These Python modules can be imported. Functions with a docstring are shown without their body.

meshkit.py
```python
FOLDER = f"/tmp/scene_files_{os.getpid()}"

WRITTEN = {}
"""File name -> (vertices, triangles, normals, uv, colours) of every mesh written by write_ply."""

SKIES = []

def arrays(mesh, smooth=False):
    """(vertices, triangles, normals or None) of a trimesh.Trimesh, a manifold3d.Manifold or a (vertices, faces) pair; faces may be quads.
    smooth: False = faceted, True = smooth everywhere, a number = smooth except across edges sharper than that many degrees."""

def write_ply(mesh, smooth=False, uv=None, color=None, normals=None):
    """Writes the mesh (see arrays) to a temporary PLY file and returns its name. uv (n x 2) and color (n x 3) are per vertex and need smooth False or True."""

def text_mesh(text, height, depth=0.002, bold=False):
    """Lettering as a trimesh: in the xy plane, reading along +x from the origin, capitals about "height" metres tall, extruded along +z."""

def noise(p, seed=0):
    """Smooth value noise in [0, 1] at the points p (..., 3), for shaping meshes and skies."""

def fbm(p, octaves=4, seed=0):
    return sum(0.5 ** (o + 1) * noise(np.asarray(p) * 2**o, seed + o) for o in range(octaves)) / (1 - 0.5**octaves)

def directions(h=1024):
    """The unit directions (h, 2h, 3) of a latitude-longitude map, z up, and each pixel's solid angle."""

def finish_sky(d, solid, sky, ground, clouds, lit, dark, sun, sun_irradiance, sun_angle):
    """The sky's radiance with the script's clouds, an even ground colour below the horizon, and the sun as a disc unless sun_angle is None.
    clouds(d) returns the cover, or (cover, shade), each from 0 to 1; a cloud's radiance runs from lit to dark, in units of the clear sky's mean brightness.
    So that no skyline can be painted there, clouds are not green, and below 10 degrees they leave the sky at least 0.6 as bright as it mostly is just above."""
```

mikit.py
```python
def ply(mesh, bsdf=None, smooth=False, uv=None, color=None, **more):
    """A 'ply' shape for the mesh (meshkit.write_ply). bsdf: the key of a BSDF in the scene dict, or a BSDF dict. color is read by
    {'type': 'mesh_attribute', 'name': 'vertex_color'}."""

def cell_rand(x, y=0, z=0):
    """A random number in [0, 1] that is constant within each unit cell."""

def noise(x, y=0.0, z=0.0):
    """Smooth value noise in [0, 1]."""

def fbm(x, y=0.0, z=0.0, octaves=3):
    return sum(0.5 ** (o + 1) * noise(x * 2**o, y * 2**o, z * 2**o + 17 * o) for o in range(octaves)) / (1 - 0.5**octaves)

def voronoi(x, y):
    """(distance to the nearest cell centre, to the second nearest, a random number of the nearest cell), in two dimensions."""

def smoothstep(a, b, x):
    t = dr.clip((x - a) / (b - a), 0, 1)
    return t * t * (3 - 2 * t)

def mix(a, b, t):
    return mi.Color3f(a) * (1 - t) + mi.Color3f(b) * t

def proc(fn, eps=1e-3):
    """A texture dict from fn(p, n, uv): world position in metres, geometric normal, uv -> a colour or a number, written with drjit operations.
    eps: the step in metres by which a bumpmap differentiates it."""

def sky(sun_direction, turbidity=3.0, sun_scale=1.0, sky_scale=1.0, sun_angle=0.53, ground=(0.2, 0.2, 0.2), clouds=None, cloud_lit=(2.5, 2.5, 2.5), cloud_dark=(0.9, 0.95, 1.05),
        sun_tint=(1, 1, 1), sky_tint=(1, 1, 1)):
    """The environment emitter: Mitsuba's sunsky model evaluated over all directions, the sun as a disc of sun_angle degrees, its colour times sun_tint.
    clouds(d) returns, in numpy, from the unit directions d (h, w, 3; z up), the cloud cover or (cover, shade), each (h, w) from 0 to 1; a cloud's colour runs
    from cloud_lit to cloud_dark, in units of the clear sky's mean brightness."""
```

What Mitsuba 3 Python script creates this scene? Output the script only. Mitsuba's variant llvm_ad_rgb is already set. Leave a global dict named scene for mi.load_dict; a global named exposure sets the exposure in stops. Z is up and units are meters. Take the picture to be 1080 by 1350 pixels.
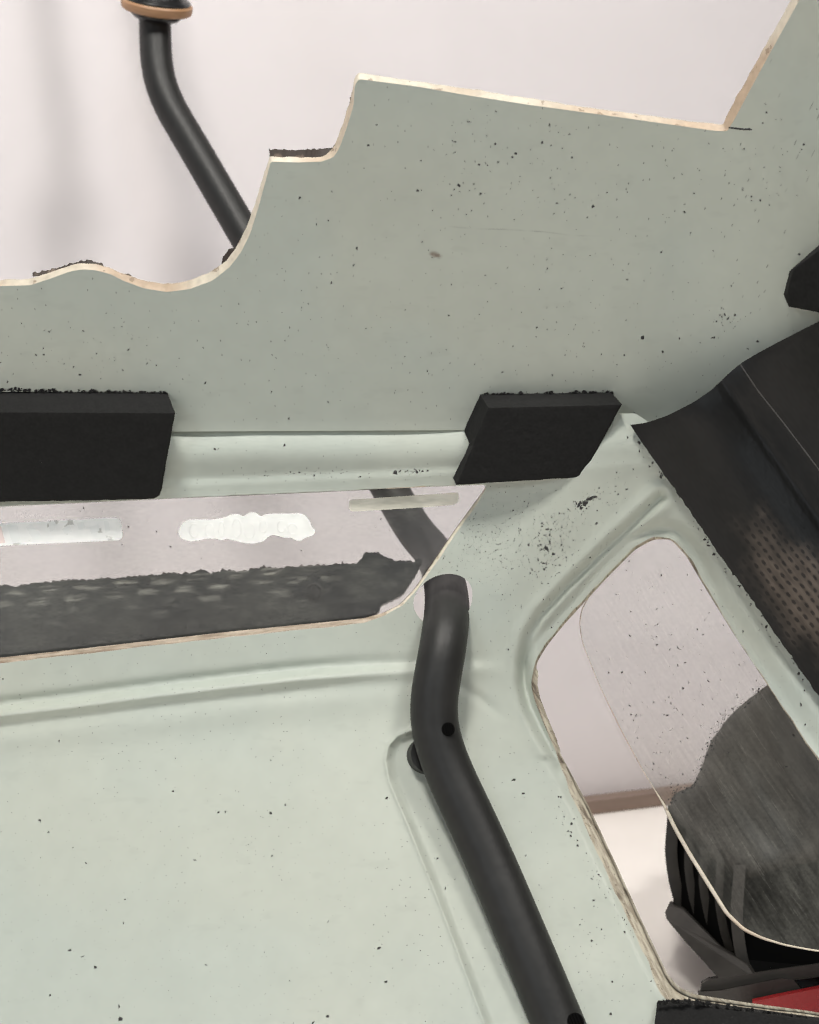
import math, random
import numpy as np, trimesh, drjit as dr, mitsuba as mi
from scipy.spatial import Delaunay
from scipy.ndimage import gaussian_filter1d
import shapely
from shapely.geometry import Polygon, LineString, Point
import meshkit, mikit
from mikit import proc, noise, fbm, voronoi, smoothstep, mix

random.seed(7)
rng = np.random.default_rng(7)
T = mi.ScalarTransform4f
scene, labels = {'type': 'scene'}, {}

# ------------------------------------------------------------------ camera, lamps, exposure
CAM_H, HFOV, F = 0.0788, 36.0, 540.0 / math.tan(math.radians(18.0))
scene['camera'] = {'type': 'thinlens', 'fov': HFOV, 'fov_axis': 'x', 'near_clip': 0.005, 'far_clip': 20.0,
                   'aperture_radius': 0.00042, 'focus_distance': 0.163,
                   'to_world': T().look_at(origin=[0, 0, CAM_H], target=[0, 1, CAM_H], up=[0, 0, 1])}
exposure = 0.0
LAMPS = [  # name, label, centre, target, half width, half height, radiance
    ('bench_lamp', 'small bright lamp panel hanging over the bench on the left', (-0.06, -0.03, 0.45), (0.02, 0.18, 0.05), 0.040, 0.040, (71.5, 69.2, 64.5)),
    ('bench_lamp_001', 'small bright lamp panel hanging over the bench on the right', (0.17, -0.03, 0.45), (0.03, 0.18, 0.05), 0.040, 0.040, (54.0, 52.5, 50.0)),
    ('floor_lamp', 'broad lamp panel on the right in front of the bench', (0.26, -0.85, 0.40), (0.0, 0.2, 0.09), 0.13, 0.13, (4.2, 4.8, 5.2)),
    ('floor_lamp_001', 'broad lamp panel on the left in front of the bench', (-0.62, -0.72, 0.42), (0.0, 0.2, 0.09), 0.12, 0.12, (6.8, 7.7, 8.4)),
]
for key, lab, c, t, hw, hh, rad in LAMPS:
    scene[key] = {'type': 'rectangle', 'to_world': T().look_at(origin=list(c), target=list(t), up=[0, 1, 0.3]) @ T().scale([hw, hh, 1]),
                  'bsdf': {'type': 'diffuse', 'reflectance': {'type': 'rgb', 'value': [0.5, 0.5, 0.5]}},
                  'emitter': {'type': 'area', 'radiance': {'type': 'rgb', 'value': list(rad)}}}
    labels[key] = {'label': lab, 'category': 'lamp'}

# ------------------------------------------------------------------ helpers
def at(px, py, Y):
    """The point at depth Y millimetres along the photograph's line through (px, py), in metres."""
    px, py, Y = np.broadcast_arrays(np.asarray(px, float), np.asarray(py, float), np.asarray(Y, float))
    y = Y * 1e-3
    return np.stack([(px - 540) / F * y, y, CAM_H - (py - 675) / F * y], -1)

def rgb(*c): return {'type': 'rgb', 'value': list(c)}
def sp(x, w): return w * np.logaddexp(0, np.asarray(x, float) / w)
def gs(x, s): return np.exp(-0.5 * (np.asarray(x, float) / s) ** 2)
def ss(a, b, x):
    t = np.clip((np.asarray(x, float) - a) / (b - a), 0, 1)
    return t * t * (3 - 2 * t)
def dist(px, py, line, closed=False):
    g = np.asarray(line, float)
    if closed: g = np.vstack([g, g[:1]])
    p = np.stack([np.ravel(px), np.ravel(py)], 1).astype(float)
    best = np.full(len(p), 1e18)
    for a, b in zip(g[:-1], g[1:]):
        d = b - a
        t = np.clip(((p - a) @ d) / max(d @ d, 1e-9), 0, 1)
        best = np.minimum(best, ((p - a - t[:, None] * d) ** 2).sum(1))
    return np.sqrt(best).reshape(np.shape(px))
def resample(line, step, closed=False, smooth=0.0):
    g = np.asarray(line, float)
    if closed: g = np.vstack([g, g[:1]])
    s = np.concatenate([[0], np.cumsum(np.linalg.norm(np.diff(g[:, :2], axis=0), axis=1))])
    n = max(int(s[-1] / step), 7 if closed else 2)
    u = np.linspace(0, s[-1], n + 1)
    if closed: u = u[:-1]
    r = np.stack([np.interp(u, s, g[:, k]) for k in range(g.shape[1])], 1)
    if smooth:
        r2 = gaussian_filter1d(r, smooth / step, axis=0, mode='wrap' if closed else 'nearest')
        if not closed:
            w = np.clip(np.minimum(np.arange(len(r)), np.arange(len(r))[::-1]) * step / (2 * smooth), 0, 1)[:, None]
            r2 = r2 * w + r * (1 - w)
        r = r2
    return r
def inside(poly, p):
    return shapely.contains_xy(poly, p[:, 0], p[:, 1])
def tri_fill(outer, holes=(), step=4.0, edge=3.0, resampled=False, extra=None):
    """Points and triangles filling an outline with holes (sheet coordinates)."""
    loops = [np.asarray(l, float) if resampled else resample(l, edge, True) for l in (outer, *holes)]
    poly = Polygon(loops[0], [l for l in loops[1:]])
    if not poly.is_valid: poly = poly.buffer(0)
    x0, y0, x1, y1 = poly.bounds
    gx, gy = np.meshgrid(np.arange(x0, x1, step), np.arange(y0, y1, step))
    gx = gx + (np.arange(len(gy)) % 2)[:, None] * step / 2
    g = np.stack([gx.ravel(), gy.ravel()], 1)
    g = g[inside(poly.buffer(-step * 0.6), g)]
    if extra is not None:
        e = extra[inside(poly.buffer(-1.5), extra)]
        g = np.vstack([g, e])
    p = np.vstack(loops + [g])
    f = Delaunay(p).simplices
    c = p[f].mean(1)
    f = f[inside(poly, c)]
    a = p[f]
    cr = (a[:, 1, 0] - a[:, 0, 0]) * (a[:, 2, 1] - a[:, 0, 1]) - (a[:, 1, 1] - a[:, 0, 1]) * (a[:, 2, 0] - a[:, 0, 0])
    f[cr < 0] = f[cr < 0][:, ::-1]         # x right, y down, seen from the camera: this winding faces the camera
    f = f[np.abs(cr) > 1e-6]
    return p, f[:, ::-1].copy() if FLIP else f, [len(l) for l in loops]
FLIP = False
def vnormals(v, f):
    n = np.zeros_like(v); fn = np.cross(v[f[:, 1]] - v[f[:, 0]], v[f[:, 2]] - v[f[:, 0]])
    for k in range(3): np.add.at(n, f[:, k], fn)
    return n / np.maximum(np.linalg.norm(n, axis=1, keepdims=True), 1e-20)
def put(key, mesh, bsdf, smooth=30, normals=None):
    assert key not in scene, key
    if normals is not None:
        path = meshkit.write_ply(mesh, normals=normals)
        scene[key] = {'type': 'ply', 'filename': path, 'face_normals': False, 'bsdf': {'type': 'ref', 'id': bsdf}}
    else:
        scene[key] = mikit.ply(mesh, bsdf, smooth=smooth)
    return key
def numbered(key):
    if key not in scene and key not in labels: return key
    i = 1
    while f'{key}_{i:03d}' in scene or f'{key}_{i:03d}' in labels: i += 1
    return f'{key}_{i:03d}'
def tag(key, label=None, category=None, group=None, kind=None):
    labels[key] = {k: v for k, v in dict(label=label, category=category, group=group, kind=kind).items() if v}
def tm(v, f): return trimesh.Trimesh(np.asarray(v, float), np.asarray(f, int), process=False)
def cat(ms):
    ms = [m if isinstance(m, trimesh.Trimesh) else tm(*m) for m in ms]
    return trimesh.util.concatenate(ms)
def sweep(path, radii, sides=24, caps=True, aspect=None):
    """A round tube along 3-D points (metres)."""
    p = np.asarray(path, float); n = len(p)
    r = np.broadcast_to(np.asarray(radii, float), (n,))
    t = np.gradient(p, axis=0); t /= np.linalg.norm(t, axis=1, keepdims=True)
    a = np.cross(t[0], [0.3, 0.9, 0.1]); a /= np.linalg.norm(a)
    A = []
    for k in range(n):
        a = a - t[k] * (a @ t[k]); a /= np.linalg.norm(a); A.append(a)
    A = np.array(A); B = np.cross(t, A)
    th = np.arange(sides) * 2 * np.pi / sides
    v = p[:, None] + r[:, None, None] * (np.cos(th)[None, :, None] * A[:, None] + np.sin(th)[None, :, None] * B[:, None])
    i, j = np.meshgrid(np.arange(n - 1), np.arange(sides), indexing='ij')
    q = np.stack([i * sides + j, i * sides + (j + 1) % sides, (i + 1) * sides + (j + 1) % sides, (i + 1) * sides + j], -1).reshape(-1, 4)
    f = np.vstack([q[:, [0, 1, 2]], q[:, [0, 2, 3]]]); v = v.reshape(-1, 3)
    if caps:
        k = np.arange(sides)
        v = np.vstack([v, p[:1], p[-1:]])
        f = np.vstack([f, np.stack([(k + 1) % sides, k, k * 0 + n * sides], 1), np.stack([(n - 1) * sides + k, (n - 1) * sides + (k + 1) % sides, k * 0 + n * sides + 1], 1)])
    return tm(v, f)
def spline(pts, n, smooth):
    from scipy.interpolate import PchipInterpolator
    g = np.asarray(pts, float)
    s = np.concatenate([[0], np.cumsum(np.linalg.norm(np.diff(g, axis=0), axis=1))])
    u = np.linspace(0, s[-1], n)
    r = np.stack([np.interp(u, s, g[:, k]) for k in range(g.shape[1])], 1)
    r2 = gaussian_filter1d(r, smooth * n / s[-1], axis=0, mode='nearest')
    w = np.clip(np.minimum(np.arange(n), np.arange(n)[::-1]) / max(2 * smooth * n / s[-1], 1), 0, 1)[:, None]
    return r2 * w + r * (1 - w)
def loft(front, back, Yf, Yb, edge=1.2, rough=0.0, seed=1, bevel=0.0, flat=False):
    """A block between two matched outlines (px) at depths Yf / Yb (mm; a number, or one per corner)."""
    n = len(front); front, back = np.asarray(front, float), np.asarray(back, float)
    P, Q = at(front[:, 0], front[:, 1], Yf), at(back[:, 0], back[:, 1], Yb)
    if flat:
        c0 = P.mean(0); nn = np.linalg.svd(P - c0)[2][2]
        eye = np.array([0, 0, CAM_H]); d = P - eye
        P = eye + d * ((c0 - eye) @ nn / (d @ nn))[:, None]
    v = np.vstack([P, Q])
    import mapbox_earcut
    cap = mapbox_earcut.triangulate_float64(front, np.array([n], dtype=np.uint32)).reshape(-1, 3)
    k = np.arange(n); k2 = (k + 1) % n
    f = np.vstack([cap, cap[:, ::-1] + n, np.stack([k, k + n, k2], 1), np.stack([k2, k + n, k2 + n], 1)])
    m = tm(v, f); m.fix_normals()
    v, f = trimesh.remesh.subdivide_to_size(m.vertices, m.faces, edge * 1e-3, max_iter=12)
    m = trimesh.Trimesh(v, f, process=True)
    if rough:
        nn = m.vertex_normals
        h = meshkit.fbm(m.vertices * 1e3 * 1.3 + seed, 3, seed) - 0.5
        h2 = meshkit.noise(m.vertices * 1e3 * 4.0, seed + 5) - 0.5
        m.vertices = m.vertices + nn * ((h * 1.4 + h2 * 0.7) * rough * 1e-3)[:, None]
    if bevel:
        trimesh.smoothing.filter_laplacian(m, lamb=0.5, iterations=int(bevel))
    return m

def pad(front, back, Yf, Yb, rough, seed, edge=5.0, bevel=2.2):
    """A foam block: a flat face with slightly rubbed edges, sides running back to a second outline."""
    front, back = np.asarray(front, float), np.asarray(back, float); n = len(front)
    Yf, Yb = np.broadcast_to(np.asarray(Yf, float), (n,)), np.broadcast_to(np.asarray(Yb, float), (n,))
    P = at(front[:, 0], front[:, 1], Yf); eye = np.array([0, 0, CAM_H]); c0 = P.mean(0); nn = np.linalg.svd(P - c0)[2][2]
    plane = lambda q: 1e3 * ((c0 - eye) @ nn) / (np.column_stack([(q[:, 0] - 540) / F, np.ones(len(q)), -(q[:, 1] - 675) / F]) @ nn)
    A, B, Y = [], [], []
    for k in range(n):
        k2 = (k + 1) % n; m = max(int(np.linalg.norm(front[k2] - front[k]) / edge), 1)
        t = np.arange(m)[:, None] / m
        A.append(front[k] * (1 - t) + front[k2] * t); B.append(back[k] * (1 - t) + back[k2] * t); Y.append((Yb[k] * (1 - t) + Yb[k2] * t)[:, 0])
    A, B, Y = np.vstack(A), np.vstack(B), np.concatenate(Y); m = len(A)
    pa = plane(A)
    ctr = Polygon(A); ins = ctr.buffer(-bevel)
    tg = np.roll(A, -1, 0) - np.roll(A, 1, 0); tg /= np.linalg.norm(tg, axis=1, keepdims=True); nr = np.stack([tg[:, 1], -tg[:, 0]], 1)
    if ctr.contains(Point(*(A[0] * .5 + A[1] * .5 + nr[0] * .3))): nr = -nr
    I = A - nr * bevel
    rings = [at(I[:, 0], I[:, 1], plane(I)), at(A[:, 0] - .3 * bevel * nr[:, 0], A[:, 1] - .3 * bevel * nr[:, 1], pa + .03 * bevel), at(A[:, 0], A[:, 1], pa + .1 * bevel)]
    for t in (.2, .4, .6, .8, 1.0):
        M = A * (1 - t) + B * t; rings.append(at(M[:, 0], M[:, 1], (pa + .1 * bevel) * (1 - t) + Y * t))
    x0, y0, x1, y1 = Polygon(I).buffer(0).bounds
    gx, gy = np.meshgrid(np.arange(x0, x1, edge), np.arange(y0, y1, edge)); g = np.stack([gx.ravel(), gy.ravel()], 1); g = g[inside(Polygon(I).buffer(-edge * .6), g)]
    q = np.vstack([I, g]); f = Delaunay(q).simplices; f = f[inside(Polygon(I).buffer(.01), q[f].mean(1))]
    a = q[f]; cr = (a[:, 1, 0] - a[:, 0, 0]) * (a[:, 2, 1] - a[:, 0, 1]) - (a[:, 1, 1] - a[:, 0, 1]) * (a[:, 2, 0] - a[:, 0, 0])
    f[cr > 0] = f[cr > 0][:, ::-1]; f = f[np.abs(cr) > 1e-6]
    V = np.vstack(rings + [at(g[:, 0], g[:, 1], plane(g))]); R = len(rings)
    ff = [np.where(f >= m, f - m + R * m, f)]; k = np.arange(m); k2 = (k + 1) % m
    for i in range(R - 1):
        ff += [np.stack([k + i * m, k2 + i * m, k + (i + 1) * m], 1), np.stack([k2 + i * m, k2 + (i + 1) * m, k + (i + 1) * m], 1)]
    import mapbox_earcut
    cap = mapbox_earcut.triangulate_float64(B, np.array([m], dtype=np.uint32)).reshape(-1, 3)
    ff.append(cap + (R - 1) * m)
    M = tm(V, np.vstack(ff)); M.fix_normals(); N = M.vertex_normals
    h = meshkit.fbm(V * 1e3 * 0.9 + seed, 3, seed) - 0.5; h2 = meshkit.noise(V * 1e3 * 3.1, seed + 5) - 0.5
    return tm(V + N * ((h * 1.3 + h2 * .5) * rough * 1e-3)[:, None], M.faces)

# ------------------------------------------------------------------ materials
def mat(name, d): scene[name] = {'type': 'twosided', 'bsdf': d} ; return name
def xz(p): return p.x * 1000, p.z * 1000, p.y * 1000
def paint_color(p, n, uv):
    x, z, y = xz(p)
    a = fbm(x * 0.045, z * 0.045, y * 0.045, 3)
    b = fbm(x * 0.5 + 7, z * 0.5, y * 0.5, 3)
    c = mix((0.410, 0.447, 0.403), (0.426, 0.452, 0.398), smoothstep(0.35, 0.65, a))
    c = c * (0.965 + 0.07 * b)
    s1, s2, k = voronoi(x * 0.75, z * 0.75 + y * 0.5)
    patch = smoothstep(0.46, 0.70, fbm(x * 0.11 + 3, z * 0.11, y * 0.1, 3))
    speck = smoothstep(0.085, 0.03, s1) * dr.select(k > 0.62, 1.0, 0.0) * (0.25 + 0.75 * patch) * 0.55
    smear = smoothstep(0.62, 0.80, fbm(x * 0.35, z * 0.9 + 31, y * 0.35, 4)) * 0.04
    # a brown smudge and two faint scratches on the front panel
    q = dr.sqrt(dr.square((x - SMUDGE[0] * 1e3) * 0.8 - (z - SMUDGE[2] * 1e3) * 0.5) / 0.55 + dr.square((z - SMUDGE[2] * 1e3) * 0.9 + (x - SMUDGE[0] * 1e3) * 0.4) / 0.16)
    stain = smoothstep(1.25, 0.2, q + 0.9 * (fbm(x * 2.2, z * 2.2, 0, 3) - 0.5))
    l1 = dr.abs((z - SCR[2] * 1e3) + 0.055 * (x - SCR[0] * 1e3) - 0.25 * noise(x * 0.25))
    scratch = smoothstep(0.13, 0.02, l1) * smoothstep(-1.0, 3.0, x - SCR[0] * 1e3) * smoothstep(22.0, 14.0, x - SCR[0] * 1e3) * 0.22 * noise(x * 0.9, 3)
    c = mix(c, (0.13, 0.085, 0.06), stain * 0.8)
    return c * (1 - speck) * (1 - smear) * (1 - scratch)
SMUDGE, SCR = at(576, 331, 152.5), at(575, 292, 150.5)
def paint_bump(p, n, uv):
    x, z, y = xz(p)
    return fbm(x * 2.2, z * 2.2, y * 2.2, 2) * 0.000012
mat('shell_paint', {'type': 'bumpmap', 'arbitrary': proc(paint_bump, 2e-4), 'scale': 1.0,
    'bsdf': {'type': 'principled', 'base_color': proc(paint_color), 'roughness': 0.45, 'specular': 0.3}})
def edge_color(p, n, uv):
    x, z, y = xz(p)
    a = smoothstep(0.38, 0.62, fbm(x * 0.09 + 4, z * 0.09, y * 0.05, 2))
    b = fbm(x * 1.6, z * 1.6, y * 1.6, 3)
    c = mix((0.44, 0.335, 0.24), (0.57, 0.515, 0.42), a)
    d = smoothstep(0.68, 0.74, fbm(x * 0.9 + 11, z * 0.9, y * 0.9, 3))
    return mix(c * (0.82 + 0.36 * b), (0.22, 0.15, 0.10), d * 0.7)
mat('cut_plastic', {'type': 'principled', 'base_color': proc(edge_color), 'roughness': 0.5, 'specular': 0.4})
def rim_color(p, n, uv):
    x, z, y = xz(p)
    u, v = x * 0.44 - z * 0.90, x * 0.90 + z * 0.44
    b = fbm(u * 0.7, v * 4.5, y * 0.6, 4)
    d = smoothstep(0.60, 0.74, fbm(u * 0.5 + 5, v * 3.4, y * 0.5, 4))
    e = smoothstep(0.70, 0.78, fbm(x * 2.4, z * 2.4, y * 2.4, 3))
    return mix(mix((0.27, 0.23, 0.175), (0.47, 0.43, 0.34), smoothstep(0.3, 0.7, b)), (0.085, 0.062, 0.045), dr.minimum(d * 0.7 + e * 0.5, 1))
mat('dirty_rim', {'type': 'principled', 'base_color': proc(rim_color), 'roughness': 0.6, 'specular': 0.35})
def mask_color(p, n, uv):
    x, z, y = xz(p)
    return mix((0.20, 0.145, 0.10), (0.40, 0.335, 0.26), smoothstep(0.25, 0.75, fbm(x * 0.35, z * 3.0 - x * 0.32, y * 0.5, 3))) * (0.8 + 0.4 * fbm(x * 2.5, z * 2.5, y * 2, 3))
mat('masked_tan', {'type': 'principled', 'base_color': proc(mask_color), 'roughness': 0.5})
mat('torn_dark', {'type': 'principled', 'base_color': proc(lambda p, n, uv: mix((0.035, 0.024, 0.018), (0.16, 0.115, 0.085), smoothstep(0.55, 0.75, fbm(p.x * 900, p.z * 900, p.y * 900, 3)))), 'roughness': 0.6})
mat('black_chip', {'type': 'principled', 'base_color': rgb(0.02, 0.02, 0.02), 'roughness': 0.6})
def foam_color(p, n, uv):
    x, z, y = xz(p)
    return mi.Color3f(0.0075, 0.0075, 0.0075) * (0.6 + 0.9 * fbm(x * 3.5, z * 3.5, y * 3.5, 3))
mat('foam', {'type': 'bumpmap', 'arbitrary': proc(lambda p, n, uv: fbm(p.x * 4500, p.z * 4500, p.y * 4500, 3) * 0.00012, 1.5e-4), 'scale': 1.0,
    'bsdf': {'type': 'principled', 'base_color': proc(foam_color), 'roughness': 0.85, 'specular': 0.3}})
def tube_color(p, n, uv):
    x, z, y = xz(p)
    return mi.Color3f(0.0145, 0.0143, 0.0138) * (0.75 + 0.5 * fbm(x * 0.6, z * 0.6, y * 0.6, 3))
mat('tube_plastic', {'type': 'bumpmap', 'arbitrary': proc(lambda p, n, uv: fbm(p.x * 1800, p.z * 1800, p.y * 1800, 3) * 0.00003, 2e-4), 'scale': 1.0,
    'bsdf': {'type': 'principled', 'base_color': proc(tube_color), 'roughness': 0.5, 'specular': 0.4}})
mat('brown_rubber', {'type': 'principled', 'base_color': rgb(0.36, 0.20, 0.105), 'roughness': 0.45})
mat('black_gloss', {'type': 'principled', 'base_color': rgb(0.012, 0.012, 0.013), 'roughness': 0.25})
mat('hole_black', {'type': 'diffuse', 'reflectance': rgb(0.006, 0.006, 0.006)})
def liner_color(p, n, uv):
    x, z, y = xz(p)
    # woven in the sheet's own directions; light off the weave is painted in as one brown patch
    u, v = x * 0.82 + z * 0.57, -x * 0.57 + z * 0.82
    w = 0.5 + 0.5 * (dr.sin(u * 7.6 + 1.6 * noise(v * 0.5 + 4, u * 0.4)) * (0.55 + 0.45 * dr.sin(v * 5.6 + 3.0 * noise(u * 1.3, v * 0.4))))
    px, pz = x - SHEEN_POS[0], z - SHEEN_POS[1]
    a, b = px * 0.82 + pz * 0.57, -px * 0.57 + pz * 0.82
    painted_sheen = smoothstep(1.15, 0.1, dr.sqrt(dr.square(a / 5.0) + dr.square(b / 11.0)) + 0.9 * (fbm(x * 0.35, z * 0.35, y * 0.3, 3) - 0.5))
    c = mix((0.004, 0.004, 0.004), (0.009, 0.0089, 0.0087), fbm(x * 0.22, z * 0.22, y * 0.2, 3))
    c = c * (0.75 + 0.5 * fbm(u * 6, v * 1.2, 0, 2))
    return mix(c, mix((0.10, 0.08, 0.066), (0.012, 0.010, 0.009), smoothstep(0.5, 0.85, w) * 0.85) * (0.35 + 1.2 * fbm(u * 2.2, v * 0.5, 0, 3)), painted_sheen * 0.9)
SHEEN_POS = (48.0, 69.0)
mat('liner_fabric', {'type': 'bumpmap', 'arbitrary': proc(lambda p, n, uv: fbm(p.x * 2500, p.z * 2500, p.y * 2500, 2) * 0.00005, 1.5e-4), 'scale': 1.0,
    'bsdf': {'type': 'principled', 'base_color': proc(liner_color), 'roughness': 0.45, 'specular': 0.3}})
mat('thread', {'type': 'principled', 'base_color': rgb(0.07, 0.066, 0.062), 'roughness': 0.6})
def carbon_color(p, n, uv):
    x, z, y = xz(p)
    zz = z - 0.08 * x
    u, v = x * 0.19, zz * 0.62
    k = dr.floor(v)
    w = u - k * 0.36 + 0.35 * (fbm(x * 0.5, z * 1.5, 2, 2) - 0.5)
    f = w - dr.floor(w)
    g = v - k
    dash = smoothstep(0.0, 0.30, f) * smoothstep(0.85, 0.45, f) * smoothstep(0.0, 0.45, g) * smoothstep(1.0, 0.6, g)
    top = smoothstep(-4.0, 3.0, zz - CARB)          # the upper strands catch dust
    base = mix((0.028, 0.028, 0.026), (0.048, 0.048, 0.043), fbm(x * 0.25, z * 0.6, y * 0.2, 3))
    c = base + mi.Color3f(0.34, 0.33, 0.285) * dash * (0.2 + 0.8 * top) * smoothstep(0.3, 0.75, fbm(x * 0.4, zz * 2.6, 3, 3))
    c = c * (0.3 + 1.4 * fbm(x * 1.1, zz * 3.0, y, 3))
    return c * 0.85 * (0.2 + 0.8 * smoothstep(-2.0, -16.0, x + 6 * fbm(x * 0.3, z * 0.3, 0, 2)))
CARB = float(at(300, 780, 181)[2] * 1e3 - 0.08 * at(300, 780, 181)[0] * 1e3)
mat('carbon', {'type': 'principled', 'base_color': proc(carbon_color), 'roughness': 0.38, 'specular': 0.5})
def haze_amount(p, n, uv):
    x, z, y = xz(p)
    u, v = x * 0.5 - z * 0.85, x * 0.85 + z * 0.5
    st = fbm(v * 2.6, u * 0.35, 1, 3)
    scr = smoothstep(0.70, 0.80, fbm(v * 3.8 + 3, u * 0.3, 7, 3))
    gr = fbm(x * 3.5, z * 3.5, y * 3.5, 2)
    return (0.045 + 0.05 * smoothstep(0.3, 0.7, fbm(x * 0.12 + 9, z * 0.12, y * 0.1, 3))) * (0.45 + 1.1 * st) * (0.7 + 0.6 * gr) + 0.07 * scr * gr
scene['hazy_sheet'] = {'type': 'blendbsdf', 'weight': proc(haze_amount),
    'a': {'type': 'thindielectric', 'int_ior': 1.5}, 'b': {'type': 'twosided', 'bsdf': {'type': 'diffuse', 'reflectance': rgb(0.52, 0.51, 0.46)}}}
scene['clear_sheet'] = {'type': 'blendbsdf',
    'weight': proc(lambda p, n, uv: 0.012 + 0.075 * smoothstep(0.25, 0.8, fbm(p.x * 160, p.z * 260, p.y * 250, 4)) * (0.6 + 0.8 * fbm(p.x * 1500, p.z * 3500, 0, 2))),
    'a': {'type': 'thindielectric', 'int_ior': 1.5}, 'b': {'type': 'twosided', 'bsdf': {'type': 'diffuse', 'reflectance': rgb(0.50, 0.50, 0.45)}}}
def sticker_color(p, n, uv):
    x, z, y = xz(p)
    d = smoothstep(0.66, 0.76, fbm(x * 0.8, z * 0.8 + 40, 0, 4))
    return mix(mix((0.86, 0.88, 0.87), (0.92, 0.93, 0.91), fbm(x * 0.6, z * 0.6, 0, 2)), (0.42, 0.42, 0.38), d * 0.7)
mat('sticker_white', {'type': 'principled', 'base_color': proc(sticker_color), 'roughness': 0.4})
mat('print_grey', {'type': 'principled', 'base_color': rgb(0.83, 0.855, 0.845), 'roughness': 0.5})
mat('print_pink', {'type': 'principled', 'base_color': rgb(0.82, 0.70, 0.67), 'roughness': 0.5})
scene['tape_film'] = {'type': 'blendbsdf', 'weight': proc(lambda p, n, uv: 0.85 + 0.14 * fbm(p.x * 500, p.z * 1800, 0, 3)),
    'a': {'type': 'thindielectric', 'int_ior': 1.4}, 'b': {'type': 'twosided', 'bsdf': {'type': 'diffuse', 'reflectance': proc(lambda p, n, uv: mix((0.55, 0.54, 0.46), (0.78, 0.76, 0.66), fbm(p.x * 700, p.z * 2500, 0, 3)))}}}
mat('wall_paint', {'type': 'principled', 'base_color': proc(lambda p, n, uv: mi.Color3f(0.68, 0.638, 0.648) * (0.98 + 0.04 * fbm(p.x * 60, p.z * 60, p.y * 60, 4))), 'roughness': 0.7})
mat('table_white', {'type': 'principled', 'base_color': proc(lambda p, n, uv: mi.Color3f(0.86, 0.815, 0.775) * (0.98 + 0.04 * fbm(p.x * 80, p.y * 80, 0, 4))), 'roughness': 0.5})
mat('trim_brown', {'type': 'principled', 'base_color': proc(lambda p, n, uv: mix((0.19, 0.135, 0.11), (0.26, 0.19, 0.155), fbm(p.x * 60, p.z * 900, 0, 3))), 'roughness': 0.5})
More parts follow.
